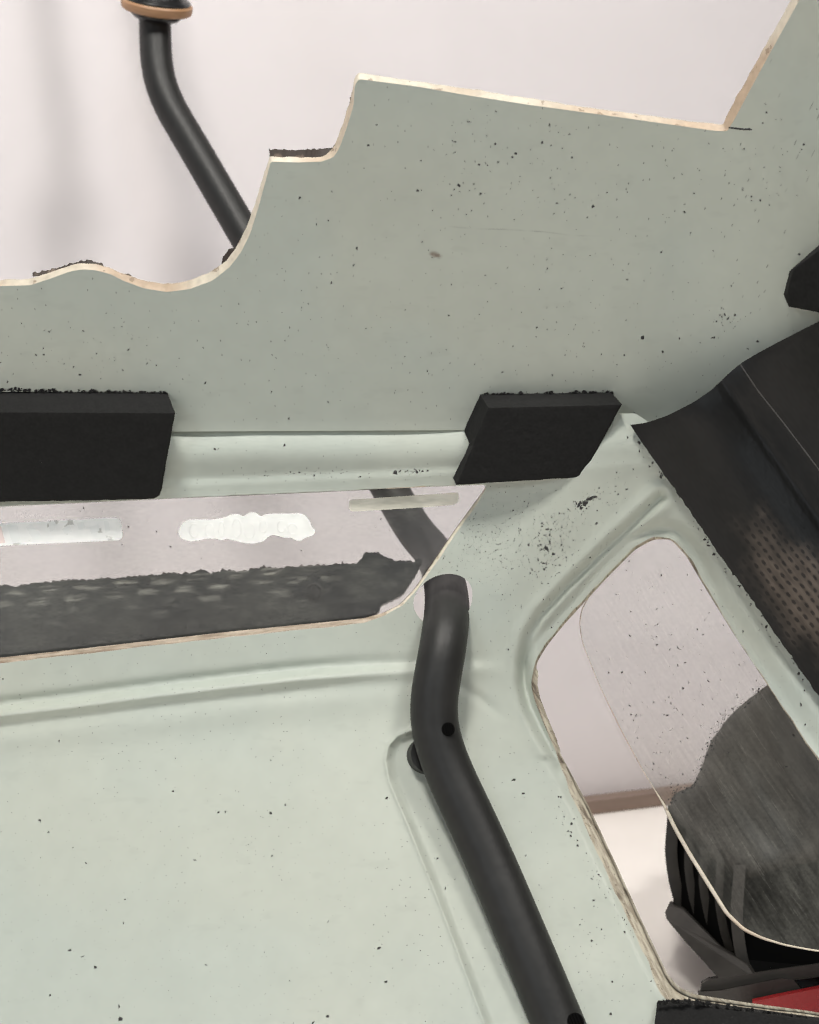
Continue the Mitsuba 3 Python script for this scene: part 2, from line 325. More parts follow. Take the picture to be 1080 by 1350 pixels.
mat('housing_black', {'type': 'principled', 'base_color': proc(lambda p, n, uv: mix((0.024, 0.022, 0.020), (0.046, 0.042, 0.037), fbm(p.x * 400, p.z * 400, p.y * 400, 3))), 'roughness': 0.5})
mat('shroud_plastic', {'type': 'principled', 'base_color': proc(lambda p, n, uv: mix((0.016, 0.015, 0.013), (0.045, 0.041, 0.035), smoothstep(0.3, 0.7, fbm(p.x * 110, p.z * 110, p.y * 60, 3))) * (0.6 + 0.8 * fbm(p.x * 500, p.z * 500, p.y * 500, 3))), 'roughness': 0.55})
mat('red_plastic', {'type': 'principled', 'base_color': rgb(0.25, 0.010, 0.012), 'roughness': 0.35})

# ------------------------------------------------------------------ the setting: bench top and wall
WALL_Y, YAW = 0.309, math.radians(26.0)
def box_at(size, centre, rotz=0.0, bev=0.0):
    b = trimesh.creation.box(size)
    b.apply_transform(trimesh.transformations.rotation_matrix(rotz, [0, 0, 1])); b.apply_translation(centre); return b
put('bench_top', box_at([2.4, 1.5, 0.02], [0.0, -0.15, -0.01]), 'table_white', smooth=False); tag('bench_top', kind='structure')
# the wall runs slightly askew behind the bench
wc = np.array([0.0, WALL_Y, 0.0]); wd = np.array([math.cos(YAW), math.sin(YAW), 0.0]); wn = np.array([-math.sin(YAW), math.cos(YAW), 0.0])
put('wall', box_at([3.0, 0.02, 1.4], wc + wn * 0.012 + [0, 0, 0.66], YAW), 'wall_paint', smooth=False); tag('wall', kind='structure')
put('wall__skirting', box_at([3.0, 0.006, 0.0034], wc - wn * 0.001 + [0, 0, 0.0019], YAW), 'trim_brown', smooth=False)

# ------------------------------------------------------------------ the body shell: how deep each place lies (mm)
CREASE = np.array([(-200, 566), (220, 569), (620, 567), (760, 562), (832, 559), (1300, 520)], float)
def y_crease(x): return np.interp(x, CREASE[:, 0], CREASE[:, 1])
def depth_front(px, py):
    t, zc = math.tan(math.radians(26)), 166 * 107 / F
    v = (675 - np.asarray(py, float)) / F
    Y = (165.2 + t * zc) / (1 + t * v)
    s = np.maximum(np.asarray(px, float) - 860, 0) / 100
    Y = Y - 2.1 * s ** 2
    Y = Y + 0.25 * (meshkit.fbm(np.stack([px / 150, py / 150, px * 0], -1), 2, 3) - 0.5)
    return Y - 0.12 * gs(py - y_crease(px), 4)
WS = [(-360, 672), (0, 668), (210, 658), (420, 649), (560, 642), (641, 639), (640, 643), (600, 698), (560, 757), (545, 778), (527, 797), (505, 808), (480, 815), (300, 833), (100, 856), (0, 867), (-360, 881)]
BEAD = np.array([(-200, 962), (0, 937), (100, 925), (200, 912), (300, 900), (400, 889), (480, 883), (545, 880), (700, 875), (1300, 860)], float)
def y_bead(x): return np.interp(x, BEAD[:, 0], BEAD[:, 1])
CHAN = [(575, 962), (545, 963), (526, 970), (513, 983), (509, 1002), (514, 1030), (540, 1090), (582, 1195), (640, 1350), (700, 1510), (790, 1510), (745, 1380), (700, 1262), (650, 1143), (610, 1030), (590, 985)]
SW = [(862, 711), (885, 711), (905, 733), (930, 775), (965, 832), (1000, 885), (1067, 984), (1130, 1080), (1138, 1120), (1138, 1330), (1125, 1344), (1067, 1333), (985, 1322), (915, 1311), (895, 1302), (880, 1284), (850, 1222), (815, 1145), (776, 1062), (745, 1005), (722, 960), (708, 925), (704, 900), (707, 875), (722, 850), (745, 822), (768, 797), (800, 762), (838, 724)]
SWs = resample(SW, 3.0, True, 5.0)
SWp = Polygon(SWs)
GROOVE = [(872, 655), (850, 676), (800, 722), (745, 776), (712, 812), (696, 840), (690, 870), (692, 900), (700, 930), (716, 965), (740, 1010)]
WSs = resample(WS, 3.0, True, 3.0)
def depth_main(px, py):
    px, py = np.asarray(px, float), np.asarray(py, float)
    yb = y_bead(px)
    Y = 167.0 - 0.047 * sp(py - yb - 6, 22)
    # the side of the body turns towards the viewer on the right
    u = (px - 640) - 0.27 * (py - 700)
    Y = Y - 0.027 * sp(u - 20, 30)
    # two ridges between the front panel and the windscreen
    t = py - y_crease(px)
    fade = 1 - 0.55 * ss(600, 720, px)
    Y = Y - 2.1 * gs(t - 26, 24) * fade * (1 - ss(860, 960, px))
    top = np.interp(px, [-360, 0, 210, 641, 900], [672, 668, 658, 639, 625])
    Y = Y - 0.55 * ss(-27, -14, py - top) * fade
    # bead under the windscreen
    k = 1 - 0.75 * ss(380, 590, px); k = k * (1 - ss(600, 680, px))
    b = py - yb
    Y = Y + k * (0.7 * gs(b + 9, 5.5) - 1.55 * gs(b - 6, 6.5)) - 0.6 * k * gs(b - 36, 15)
    # hollow along the tube
    d = dist(px, py, CHAN, True)
    ins = shapely.contains_xy(Polygon(CHAN), px.ravel(), py.ravel()).reshape(px.shape)
    sd = np.where(ins, d, -d)
    Y = Y + 0.95 * ss(-1, 10, sd) - 0.26 * gs(sd + 1, 2.0)
    # grooves round the side window
    dw = dist(px, py, SWs, True)
    dg = dist(px, py, GROOVE)
    Y = Y + 0.85 * gs(dg, 4.5) - 0.45 * gs(dg - 12, 6) * (py < 1000)
    upleft = ss(1010, 900, py) * ss(960, 900, px)
    Y = Y + upleft * (0.7 * gs(dw - 15, 4.5) + 1.0 * ss(40, 4, dw))
    rgt = ss(880, 940, px)
    Y = Y + rgt * 0.9 * ss(34, 6, dw) + rgt * 0.12 * gs(dw - 38, 4)
    low = ss(960, 1060, py) * (1 - rgt * ss(1250, 1180, py))
    Y = Y + low * 0.9 * ss(26, 8, dw)
    # a scuffed crease beside the bend of the tube
    Y = Y + 0.30 * gs(dist(px, py, [(600, 900), (630, 918), (668, 948)]), 4.5) * ss(680, 620, px)
    # a shallow swelling across the pillar
    Y = Y - 0.5 * gs(dist(px, py, [(850, 590), (760, 640), (650, 790), (640, 880)]), 24)
    Y = Y + 0.5 * (meshkit.fbm(np.stack([px / 130, py / 130, px * 0 + 5], -1), 2, 9) - 0.5)
    return Y

BODY = 'car_body_shell'
tag(BODY, 'pale grey green plastic model car body seen from inside, speckled with black chips', 'car body')

# --- front panel (faces down, in the shade); outline as pairs painted edge / cut edge
CUT = [((1100, -84), (1086, -84)), ((1054, 0), (1041, 0)), ((1007, 85), (996, 80)), ((968, 158), (957, 150)), ((959, 173), (953, 163)), ((940, 172), (930, 161)), ((800, 152), (800, 144)), ((690, 137), (690, 127)),
       ((620, 126), (620, 116)), ((550, 114), (550, 106)), ((473, 104), (472, 94)), ((468, 112), (467, 104)), ((466, 140), (461, 132)), ((456, 172), (450, 164)), ((447, 196), (441, 190)), ((440, 207), (434, 198)), ((424, 213), (422, 207)),
       ((392, 214), (392, 206)), ((357, 213), (356, 205)), ((351, 236), (347, 230)), ((340, 276), (335, 268)), ((330, 308), (324, 300)), ((318, 332), (311, 324)), ((303, 352), (297, 343)), ((280, 370), (276, 358)), ((250, 381), (247, 369)), ((220, 385), (218, 373)),
       ((190, 380), (192, 369)), ((165, 371), (167, 361)), ((145, 361), (148, 353)), ((125, 356), (128, 347)), ((108, 355), (105, 346)), ((92, 358), (87, 351)), ((70, 366), (66, 358)), ((40, 376), (38, 366)), ((0, 377), (0, 368)), ((-360, 377), (-360, 368))]
cut = resample(np.array([(a[0], a[1], a[0] + .85 * (b[0] - a[0]), a[1] + .85 * (b[1] - a[1])) for a, b in CUT], float), 2.5, smooth=2.2)
jit = gaussian_filter1d(rng.normal(0, 1, len(cut)), 1.5) * 1.1
cut[:, 3] += jit * 0.9; cut[:, 2] += jit * 0.5
inner, outer = cut[:, :2], cut[:, 2:]
low = resample(np.array([(-360, y_crease(-360)), (220, y_crease(220)), (620, y_crease(620)), (760, 562), (832, 559), (880, 566), (960, 540), (1050, 480), (1180, 430), (1180, -84)], float), 3.0)
p, f, _ = tri_fill(np.vstack([inner, low]), resampled=True, step=6)
front = at(p[:, 0], p[:, 1], depth_front(p[:, 0], p[:, 1]))
nf = vnormals(front, f); sgn = 1 if nf[:, 1].mean() < 0 else -1
if sgn < 0: f = f[:, ::-1]; nf = vnormals(front, f)
back = front - nf * 0.00095
n = len(p); nl = len(inner) + len(low)
i = np.arange(len(inner), nl - 1)
wall_f = np.vstack([np.stack([i, i + 1, i + n], 1), np.stack([i + 1, i + 1 + n, i + n], 1)])
put(f'{BODY}__front_panel', (np.vstack([front, back]), np.vstack([f, f[:, ::-1] + n])), 'shell_paint', normals=np.vstack([nf, -nf]))
put(f'{BODY}__front_panel__lower_lip', (np.vstack([front, back]), wall_f), 'shell_paint', smooth=False)
labels[f'{BODY}__front_panel'] = {'label': 'large shaded upper panel with jagged cut top edge'}
m = len(inner)
mid = at(outer[:, 0], outer[:, 1], depth_front(outer[:, 0], outer[:, 1]) + 0.75)
mid0 = at(inner[:, 0], inner[:, 1], depth_front(inner[:, 0], inner[:, 1])) - nf[:m] * 0
mv = np.vstack([front[:m], front[:m] * 0.62 + mid * 0.38 - nf[:m] * 0.00004, mid, back[:m]])
k = np.arange(m - 1)
ef = []
for r in range(3):
    a, b = r * m, (r + 1) * m
    ef += [np.stack([k + a, k + b, k + 1 + a], 1), np.stack([k + 1 + a, k + b, k + 1 + b], 1)]
put(f'{BODY}__front_panel__cut_edge', (mv, np.vstack(ef)), 'cut_plastic', smooth=40)
labels[f'{BODY}__front_panel__cut_edge'] = {'label': 'cream and tan saw cut edge'}
# torn dark film standing behind the cut edge
def film(pts_top, pts_bot, seed):
    a, b = resample(pts_top, 2.5), resample(pts_bot, 2.5)
    b = resample(b, 1)[np.linspace(0, len(resample(b, 1)) - 1, len(a)).astype(int)]
    r = np.random.default_rng(seed)
    a = a + np.stack([r.normal(0, .35, len(a)), r.normal(0, .7, len(a))], 1)
    va = at(a[:, 0], a[:, 1], depth_front(a[:, 0], a[:, 1]) + 1.55)
    vb = at(b[:, 0], b[:, 1], depth_front(b[:, 0], b[:, 1]) + 0.95)
    va2, vb2 = va + [0, .00025, 0], vb + [0, .00025, 0]
    n = len(a); k = np.arange(n - 1); V = np.vstack([va, vb, vb2, va2]); ff = []
    for r0, r1 in ((0, 1), (1, 2), (2, 3), (3, 0)):
        ff += [np.stack([k + r0 * n, k + r1 * n, k + 1 + r0 * n], 1), np.stack([k + 1 + r0 * n, k + r1 * n, k + 1 + r1 * n], 1)]
    return V, np.vstack(ff)
for j, (a, b) in enumerate([
    ([(43, 360), (60, 357), (85, 350), (100, 345), (120, 343), (135, 348)], [(43, 364), (66, 362), (90, 355), (108, 350), (128, 352), (138, 356)]),
    ([(134, 350), (150, 357), (160, 360), (172, 362)], [(134, 356), (150, 362), (160, 366), (171, 366)]),
    ([(355, 197), (380, 196.5), (410, 197), (438, 195)], [(356, 209), (380, 210), (410, 210), (436, 203)]),
    ([(466, 118), (462, 130), (455, 158), (447, 180), (437, 197)], [(470, 122), (467, 135), (460, 163), (452, 185), (442, 203)]),
    ([(292, 350), (294, 338), (301, 330), (312, 324), (320, 320)], [(297, 356), (304, 350), (312, 342), (320, 333), (326, 322)])]):
    put(numbered(f'{BODY}__front_panel__torn_film'), film(a, b, 20 + j), 'torn_dark', smooth=False)

# --- main shell: cowl, windscreen frame, roof, side pillar
th = np.linspace(0, 2 * np.pi, 90, endpoint=False)
HOLE = np.stack([584 + 40.5 * np.cos(th) * math.cos(-.42) - 30.5 * np.sin(th) * math.sin(-.42), 789 + 40.5 * np.cos(th) * math.sin(-.42) + 30.5 * np.sin(th) * math.cos(-.42)], 1)
HOLE[:, 1] += 20 * gs(HOLE[:, 0] - 592, 17) * (HOLE[:, 1] > 789)
OUT = [(-360, 548), (600, 548), (760, 545), (838, 545), (900, 585), (1100, 870), (1220, 1040), (1220, 1460), (-360, 1460)]
# painted edge round the side window lies outside the opening: the rim strip fills the gap
rimw = 3.0 + 13.0 * ss(960, 1080, SWs[:, 1]) * ss(1200, 880, SWs[:, 0]) + 9.0 * ss(1270, 1300, SWs[:, 1]) - 2.0 * ss(900, 960, SWs[:, 0]) * ss(1250, 1150, SWs[:, 1])
tg = np.roll(SWs, -1, 0) - np.roll(SWs, 1, 0); tg /= np.linalg.norm(tg, axis=1, keepdims=True)
nrm = np.stack([tg[:, 1], -tg[:, 0]], 1)
if SWp.contains(Point(*(SWs[10] + nrm[10] * 4))): nrm = -nrm
rimw = gaussian_filter1d(rimw, 4, mode='wrap') + gaussian_filter1d(rng.normal(0, 1, len(SWs)), 2, mode='wrap') * 1.2
SWo = SWs + nrm * rimw[:, None]
tw = np.roll(WSs, -1, 0) - np.roll(WSs, 1, 0); tw /= np.linalg.norm(tw, axis=1, keepdims=True)
nw = np.stack([tw[:, 1], -tw[:, 0]], 1)
if Polygon(WSs).contains(Point(*(WSs[10] + nw[10] * 2))): nw = -nw
wsw = 1.0 + 3.0 * ss(500, 560, WSs[:, 0]) * ss(642, 650, WSs[:, 1]) + 6.0 * ss(760, 830, WSs[:, 1]) * ss(560, 480, WSs[:, 0])
wsw = gaussian_filter1d(wsw, 3, mode='wrap') + gaussian_filter1d(rng.normal(0, 1, len(WSs)), 2, mode='wrap') * 0.8
WSo = WSs + nw * np.maximum(wsw, 0.6)[:, None]
outl = resample(OUT, 4.0, True)
def along_line(line, offs, step=2.5, closed=False):
    l = resample(line, step, closed); t = np.gradient(l, axis=0); t /= np.maximum(np.linalg.norm(t, axis=1, keepdims=True), 1e-9)
    return np.vstack([l + np.stack([t[:, 1], -t[:, 0]], 1) * o for o in offs])
p, f, cnt = tri_fill(outl, [WSo, SWo, HOLE], step=4.0, resampled=True, extra=np.vstack([along_line(CHAN[:10], (-4.1, -2.7, -1.3, .1, 1.5, 2.9, 4.3)), along_line(BEAD[(BEAD[:, 0] >= -200) & (BEAD[:, 0] < 600)], (-9.3, -7.1, -4.9, -2.7, -.5, 1.7, 3.9, 6.1)), along_line(GROOVE, (-4.3, -2.1, .1, 2.3, 4.5))]))
Yp = depth_main(p[:, 0], p[:, 1])
front = at(p[:, 0], p[:, 1], Yp)
nf = vnormals(front, f)
if nf[:, 1].mean() > 0: f = f[:, ::-1]; nf = vnormals(front, f)
back = front - nf * 0.00095
n = len(p)
c = p[f].mean(1)
tube_axis = np.array([(590, 760), (588, 820), (573, 900), (569, 940), (592, 1020), (644, 1130), (736, 1350), (790, 1480)], float)
xt = np.interp(c[:, 1], tube_axis[:, 1], tube_axis[:, 0])
roof = (c[:, 1] > y_bead(c[:, 0]) - 16) & (c[:, 0] < xt)
cowl = (c[:, 1] < np.interp(c[:, 0], [-360, 641], [672, 639])) & (c[:, 0] < 641)
lowframe = (~roof) & (~cowl) & (c[:, 0] < np.where(c[:, 1] < 760, 0, 560))
pillar = ~(roof | cowl | lowframe)
for name, sel in (('cowl_strip', cowl), ('windscreen_frame', lowframe), ('roof_panel', roof), ('side_pillar', pillar)):
    ff = f[sel]
    used, inv = np.unique(ff, return_inverse=True); ff = inv.reshape(-1, 3)
    put(f'{BODY}__{name}', (np.vstack([front[used], back[used]]), np.vstack([ff, ff[:, ::-1] + len(used)])), 'shell_paint', normals=np.vstack([nf[used], -nf[used]]))
labels[f'{BODY}__cowl_strip'] = {'label': 'narrow ridged strip under the front panel'}
labels[f'{BODY}__roof_panel'] = {'label': 'broad bright panel at the lower left'}
labels[f'{BODY}__side_pillar'] = {'label': 'dirt spattered pillar round the side window'}
def rim(a0, loop, drop, key, bs, proud=0.0, run=None):
    """The strip from the painted edge (mesh loop a0..) to the opening's edge at the back of the sheet."""
    m = len(loop); idx = a0 + np.arange(m)
    mid = at(loop[:, 0], loop[:, 1], depth_main(loop[:, 0], loop[:, 1]) + drop)
    V = np.vstack([front[idx], front[idx] * .5 + mid * .5 + nf[idx] * proud, mid, back[idx]])
    k = np.arange(m)
    if run is not None: k = k[run]
    k2 = (k + 1) % m; ff = []
    for r in range(3):
        a, b = r * m, (r + 1) * m
        ff += [np.stack([k + a, k + b, k2 + a], 1), np.stack([k2 + a, k + b, k2 + b], 1)]
    put(key, (V, np.vstack(ff)), bs, smooth=40)
o = len(outl)
diag = (WSs[:, 0] > 508) & (WSs[:, 1] > 642)
topr = (~diag) & (WSs[:, 1] < np.interp(WSs[:, 0], [-360, 0, 640], [760, 740, 700]))
for key, run, bs in (('masked_edge', diag, 'cut_plastic'), ('top_edge', topr, 'shell_paint'), ('lower_edge', ~(diag | topr), 'masked_tan')):
    rim(o, WSs, 0.6, f'{BODY}__windscreen_frame__{key}', bs, 0.0, run)
labels[f'{BODY}__windscreen_frame__lower_edge'] = {'label': 'brownish line along the bottom of the windscreen'}
rim(o + len(WSs), SWs, 0.7, f'{BODY}__side_pillar__window_rim', 'dirty_rim', 0.00012)
labels[f'{BODY}__side_pillar__window_rim'] = {'label': 'scuffed tan rim of the side window'}
rim(o + len(WSs) + len(SWs), HOLE, 0.9, f'{BODY}__windscreen_frame__hole_edge', 'shell_paint')

# --- clear panes
def sheet(outline, depth_fn, off, step=8, thick=0.0):
    p, f, cnt = tri_fill(outline, step=step, edge=3.0)
    v = at(p[:, 0], p[:, 1], depth_fn(p[:, 0], p[:, 1]) + off)
    n = vnormals(v, f)
    if n[:, 1].mean() > 0: f = f[:, ::-1]; n = vnormals(v, f)
    if not thick: return v, f, n
    w = v - n * thick * 1e-3; N = len(v); m = cnt[0]; k = np.arange(m); k2 = (k + 1) % m
    side = np.vstack([np.stack([k, k2, k + N], 1), np.stack([k2, k2 + N, k + N], 1)])
    return np.vstack([v, w]), np.vstack([f, f[:, ::-1] + N, side]), None
def depth_ws(px, py):   # the windscreen is one smooth sheet
    return 167.6 + 0 * np.asarray(px, float) + 0.004 * (np.asarray(py, float) - 750)
WSg = np.array(Polygon(WSs).buffer(7).exterior.coords)[:-1]
v, f2, n2 = sheet(WSg, depth_ws, 0.45)
put(f'{BODY}__windscreen', (v, f2), 'clear_sheet', normals=n2)
labels[f'{BODY}__windscreen'] = {'label': 'clear unpainted windscreen strip'}
def depth_sw(px, py):
    px, py = np.asarray(px, float), np.asarray(py, float)
    u = (px - 640) - 0.27 * (py - 700)
    return 169.3 - 0.042 * sp(py - 895, 40) - 0.027 * sp(u - 20, 30)
FLAP_EDGE = resample([(776, 788), (767, 803), (764, 822), (768, 848), (790, 903), (820, 965), (850, 1020), (875, 1060), (890, 1092), (910, 1127), (935, 1167), (958, 1204), (980, 1225), (1005, 1237), (1035, 1246), (1067, 1252), (1150, 1264)], 3.0, smooth=5)
FLAP = np.vstack([FLAP_EDGE, [(1150, 1090), (1085, 985), (1000, 862), (915, 722), (888, 700), (860, 700), (830, 716), (795, 750)]])
v, f2, n2 = sheet(FLAP, depth_sw, 1.3)
put(f'{BODY}__side_window', (v, f2), 'hazy_sheet', normals=n2)
labels[f'{BODY}__side_window'] = {'label': 'clear side window trimmed to a curved lower edge'}
fe = at(FLAP_EDGE[:, 0], FLAP_EDGE[:, 1], depth_sw(FLAP_EDGE[:, 0], FLAP_EDGE[:, 1]) + 1.3)
wd_ = 0.05 + 0.16 * ss(1040, 1080, FLAP_EDGE[:, 1]) * ss(1060, 930, FLAP_EDGE[:, 0]) + 0.05 * ss(1000, 1100, FLAP_EDGE[:, 1])
put(f'{BODY}__side_window__cut_edge', sweep(fe, wd_ * 1e-3, 8), 'cut_plastic', smooth=True)
BORDER = resample([(1011, 903), (993, 921), (978, 932), (964, 943), (951, 955), (940, 977), (933, 990), (927, 1005), (920, 1022), (917, 1036), (902, 1041), (890, 1046), (884, 1057)], 1.2)
# --- black paint chips scattered over the inside
def chips(spots, depth_fn, off=0.05):
    V, Fc, at0 = [], [], 0
    for x, y, s in spots:
        k = rng.integers(5, 8)
        a = np.sort(rng.uniform(0, 2 * np.pi, k)); rot = rng.uniform(0, np.pi); e = rng.uniform(.45, 1.0)
        r = s * rng.uniform(.6, 1.2, k)
        cx, cy = r * np.cos(a), r * np.sin(a) * e
        X, Y = x + cx * math.cos(rot) - cy * math.sin(rot), y + cx * math.sin(rot) + cy * math.cos(rot)
        d = float(depth_fn(np.array([x]), np.array([y]))[0])
        ring = at(X, Y, depth_fn(X, Y) - 0.01); top = at(np.array([x]), np.array([y]), d - off - 0.03 * s)
        V.append(np.vstack([ring, top])); j = np.arange(k)
        Fc.append(np.stack([j, (j + 1) % k, j * 0 + k], 1) + at0); at0 += k + 1
    return np.vstack(V), np.vstack(Fc)
def scatter(n, cx, cy, sx, sy, smin, smax, ang=0.0):
    q = rng.normal(0, 1, (n, 2)) * [sx, sy]
    c_, s_ = math.cos(ang), math.sin(ang)
    q = np.stack([q[:, 0] * c_ - q[:, 1] * s_, q[:, 0] * s_ + q[:, 1] * c_], 1) + [cx, cy]
    return np.column_stack([q, smin * (smax / smin) ** (rng.uniform(0, 1, n) ** 2.2)])
A_poly = Polygon(np.vstack([inner, low])).buffer(-3)
listed_A = [(619, 161, 4.0), (600, 187, 2.6), (599, 201, 2.5), (653, 190, 2.3), (657, 213, 2.6), (680, 202, 2.2), (632, 217, 2.6), (605, 244, 2.8), (633, 255, 2.8), (551, 251, 2.6), (556, 251, 2.0), (595, 258, 2.2), (724, 164, 2), (737, 174, 2.4), (715, 188, 2.2), (734, 268, 2.4), (782, 272, 2.4), (775, 286, 2.2), (902, 280, 2.8), (992, 260, 2.8), (872, 332, 2.5), (828, 369, 2.7), (722, 342, 2.4), (742, 380, 2.7), (722, 354, 2.1), (829, 348, 1.8), (848, 445, 3.2), (654, 374, 2.0), (592, 416, 2.2), (170, 462, 3.4), (65, 437, 2.4), (110, 436, 2.2), (48, 468, 2.6), (58, 468, 2.3), (85, 480, 2.6), (162, 489, 2.6), (271, 504, 3.2), (98, 484, 2), (105, 494, 2.2), (206, 481, 2.2), (10, 503, 2), (471, 327, 2.6), (466, 350, 2.6), (497, 164, 2), (486, 191, 2.3), (480, 222, 2.2), (396, 261, 2.3), (438, 253, 2.4), (372, 285, 2), (417, 296, 2.2), (433, 291, 2), (437, 373, 2), (358, 517, 2.6), (381, 552, 2.4), (433, 530, 2.4), (874, 464, 2.6), (942, 445, 2.4), (986, 459, 2.2), (949, 415, 2.6), (956, 414, 2.8), (963, 425, 2), (999, 450, 2.4), (940, 331, 2.2), (1010, 148, 2.6), (1060, 190, 2.2), (1054, 335, 2.2), (564, 489, 2.2), (662, 490, 3.2), (823, 468, 2.6), (939, 445, 2.6), (897, 446, 2.5)]
sA = np.vstack([np.array(listed_A), scatter(70, 640, 225, 60, 50, .8, 2.2), scatter(70, 780, 270, 120, 70, .7, 1.9), scatter(45, 1010, 220, 40, 40, .8, 1.8), scatter(60, 110, 465, 80, 28, .7, 1.8), scatter(60, 720, 420, 190, 60, .7, 1.6), scatter(60, 420, 420, 160, 80, .6, 1.5), scatter(24, 955, 420, 14, 10, .9, 2.0), scatter(40, 800, 470, 120, 40, .7, 1.5)])
sA = sA[inside(A_poly, sA[:, :2])]
put(f'{BODY}__front_panel__paint_chip', chips(sA, depth_front), 'black_chip', smooth=False); tag(f'{BODY}__front_panel__paint_chip', kind='stuff')
M_poly = Polygon(outl, [SWo, WSo, HOLE]).buffer(-3)
listed_M = [(725, 714, 3), (720, 722, 3.2), (730, 730, 2.6), (718, 705, 2.6), (771, 662, 5), (777, 657, 5), (765, 667, 4.5), (760, 664, 3), (784, 655, 3), (786, 690, 2.6), (826, 645, 2.4), (835, 618, 2.6), (828, 577, 2.2), (548, 622, 3.4), (556, 621, 3.2), (535, 621, 2.8), (522, 623, 4.0), (527, 622, 3.2), (553, 620, 2.2), (353, 627, 2.2), (383, 622, 2), (414, 627, 2.6), (375, 587, 2.6), (288, 592, 2), (283, 592, 2.2), (702, 750, 2.4), (678, 1028, 4), (690, 1046, 2), (510, 1052, 3), (52, 1082, 2.2), (64, 1098, 2.4), (113, 1138, 2.2), (228, 1043, 2.2), (376, 1061, 2.8), (357, 1072, 2.4), (257, 1134, 2.4), (433, 1215, 2.6), (272, 1273, 2.4), (92, 1253, 2.6), (109, 1261, 2.8), (125, 1275, 3.0), (157, 1327, 3), (158, 1344, 4.0), (66, 1312, 2.4), (500, 1250, 2.8), (509, 1294, 2.8), (413, 1348, 2.6), (432, 1340, 2.2), (288, 1071, 2), (298, 1070, 2.2), (359, 1128, 2.2), (78, 977, 2.2), (165, 1186, 1.8), (163, 1217, 1.8), (588, 1171, 2.2), (577, 1132, 1.8), (690, 1364, 2), (783, 1187, 2.0), (784, 1195, 2.4), (780, 1240, 2.2), (807, 1295, 2.4), (805, 1338, 3), (860, 1270, 2.4), (600, 1160, 2), (980, 832, 2.4), (1060, 910, 2.6), (1056, 930, 3.0), (1062, 955, 2.2)]
along = rng.uniform(0, 1, 60)
sM = np.vstack([np.array(listed_M), scatter(190, 724, 718, 14, 20, .7, 2.5), scatter(60, 748, 690, 30, 10, .7, 2.2, -.7), scatter(34, 772, 662, 14, 5, 1, 3.2, -.6), scatter(520, 645, 720, 44, 30, .5, 1.6, -.6), scatter(110, 690, 690, 60, 40, .6, 1.6), scatter(30, 420, 624, 50, 4, .8, 2.4), scatter(18, 545, 622, 16, 3, .8, 2.2), scatter(26, 812, 655, 22, 22, .7, 2),
    scatter(50, 750, 1220, 50, 110, .6, 1.8, -.4), scatter(120, 320, 1200, 200, 120, .5, 1.3), scatter(40, 700, 790, 60, 50, .6, 1.6), np.column_stack([735 + 140 * along + rng.normal(0, 5, 60), 1060 + 250 * along + rng.normal(0, 5, 60), rng.uniform(.7, 2.2, 60)]),
    np.column_stack([842 + 225 * along + rng.normal(0, 3, 60), 585 + 318 * along + rng.normal(0, 3, 60), rng.uniform(.8, 2.6, 60)]), scatter(40, 250, 930, 180, 40, .5, 1.2), scatter(24, 300, 858, 160, 8, .6, 1.5, -.11)])
sM = sM[inside(M_poly, sM[:, :2])]
put(f'{BODY}__paint_chip', chips(sM, depth_main), 'black_chip', smooth=False); tag(f'{BODY}__paint_chip', kind='stuff')
W_poly = Polygon(FLAP).intersection(SWp).buffer(-3)
sW = np.vstack([scatter(300, 905, 895, 62, 75, .5, 2.5), scatter(80, 870, 980, 40, 40, .6, 1.8), scatter(60, 860, 800, 40, 40, .6, 1.6)])
for q in BORDER[::2]: sW = np.vstack([sW, scatter(4, q[0] - 1, q[1] - 1, 3.5, 3.5, .6, 1.9)])
sW = sW[inside(W_poly, sW[:, :2])]
put(f'{BODY}__side_window__paint_chip', chips(sW, lambda x, y: depth_sw(x, y) + 1.25, .02), 'black_chip', smooth=False); tag(f'{BODY}__side_window__paint_chip', kind='stuff')
sC = np.vstack([scatter(60, 300, 700, 190, 22, .5, 1.7), [(110, 670, 2), (106, 674, 1.6), (170, 694, 2), (158, 700, 1.6), (502, 684, 1.8), (516, 656, 1.5)]])
sC = sC[inside(Polygon(WSs).buffer(-3), sC[:, :2])]
put(f'{BODY}__windscreen__paint_chip', chips(sC, lambda x, y: depth_ws(x, y) + .36, .02), 'black_chip', smooth=False); tag(f'{BODY}__windscreen__paint_chip', kind='stuff')
# a hairline crack running from the corner of the cut, and the scuff on the front panel
put(f'{BODY}__front_panel__crack', sweep(at(np.array([961, 970, 982, 988, 992]), np.array([168, 169, 170.5, 170, 171]), depth_front(np.array([961., 970, 982, 988, 992]), np.array([168., 169, 170, 170, 171])) - 0.02), [.00008, .00012, .0001, .00014, .00003], 6), 'black_chip', smooth=True)

# ------------------------------------------------------------------ stickers and tape on the windscreen
def decal(outline, off, thick=0.12, step=6): return sheet(outline, depth_ws, off, step, thick)[:2]
ST = resample([(-80, 694), (150, 682), (157, 684), (160, 690), (161.5, 707), (160, 711.5), (154, 712.5), (0, 719.5), (-80, 723)], 3, True)
put('white_sticker', decal(ST, 0.3), 'sticker_white', smooth=False); tag('white_sticker', 'straight white sticker strip with rounded end and faint grey print on the windscreen', 'sticker')
def bars(outlines, off): return cat([decal(np.array(o, float), off, 0.05, 8) for o in outlines])
put('white_sticker__faint_print', bars([[(9, 691), (22, 690.5), (26, 708), (29, 715), (16, 716)], [(34, 695), (40, 690), (52, 703), (58, 711), (44, 712)], [(64, 689), (74, 688), (72, 698), (66, 702)], [(82, 698), (91, 691), (95, 700), (86, 705)], [(101, 689), (110, 688), (113, 696), (104, 699)], [(118, 695), (130, 691), (131, 700), (120, 704)], [(137, 687), (143, 687), (145, 700), (139, 703)]], 0.24), 'print_grey', smooth=False)
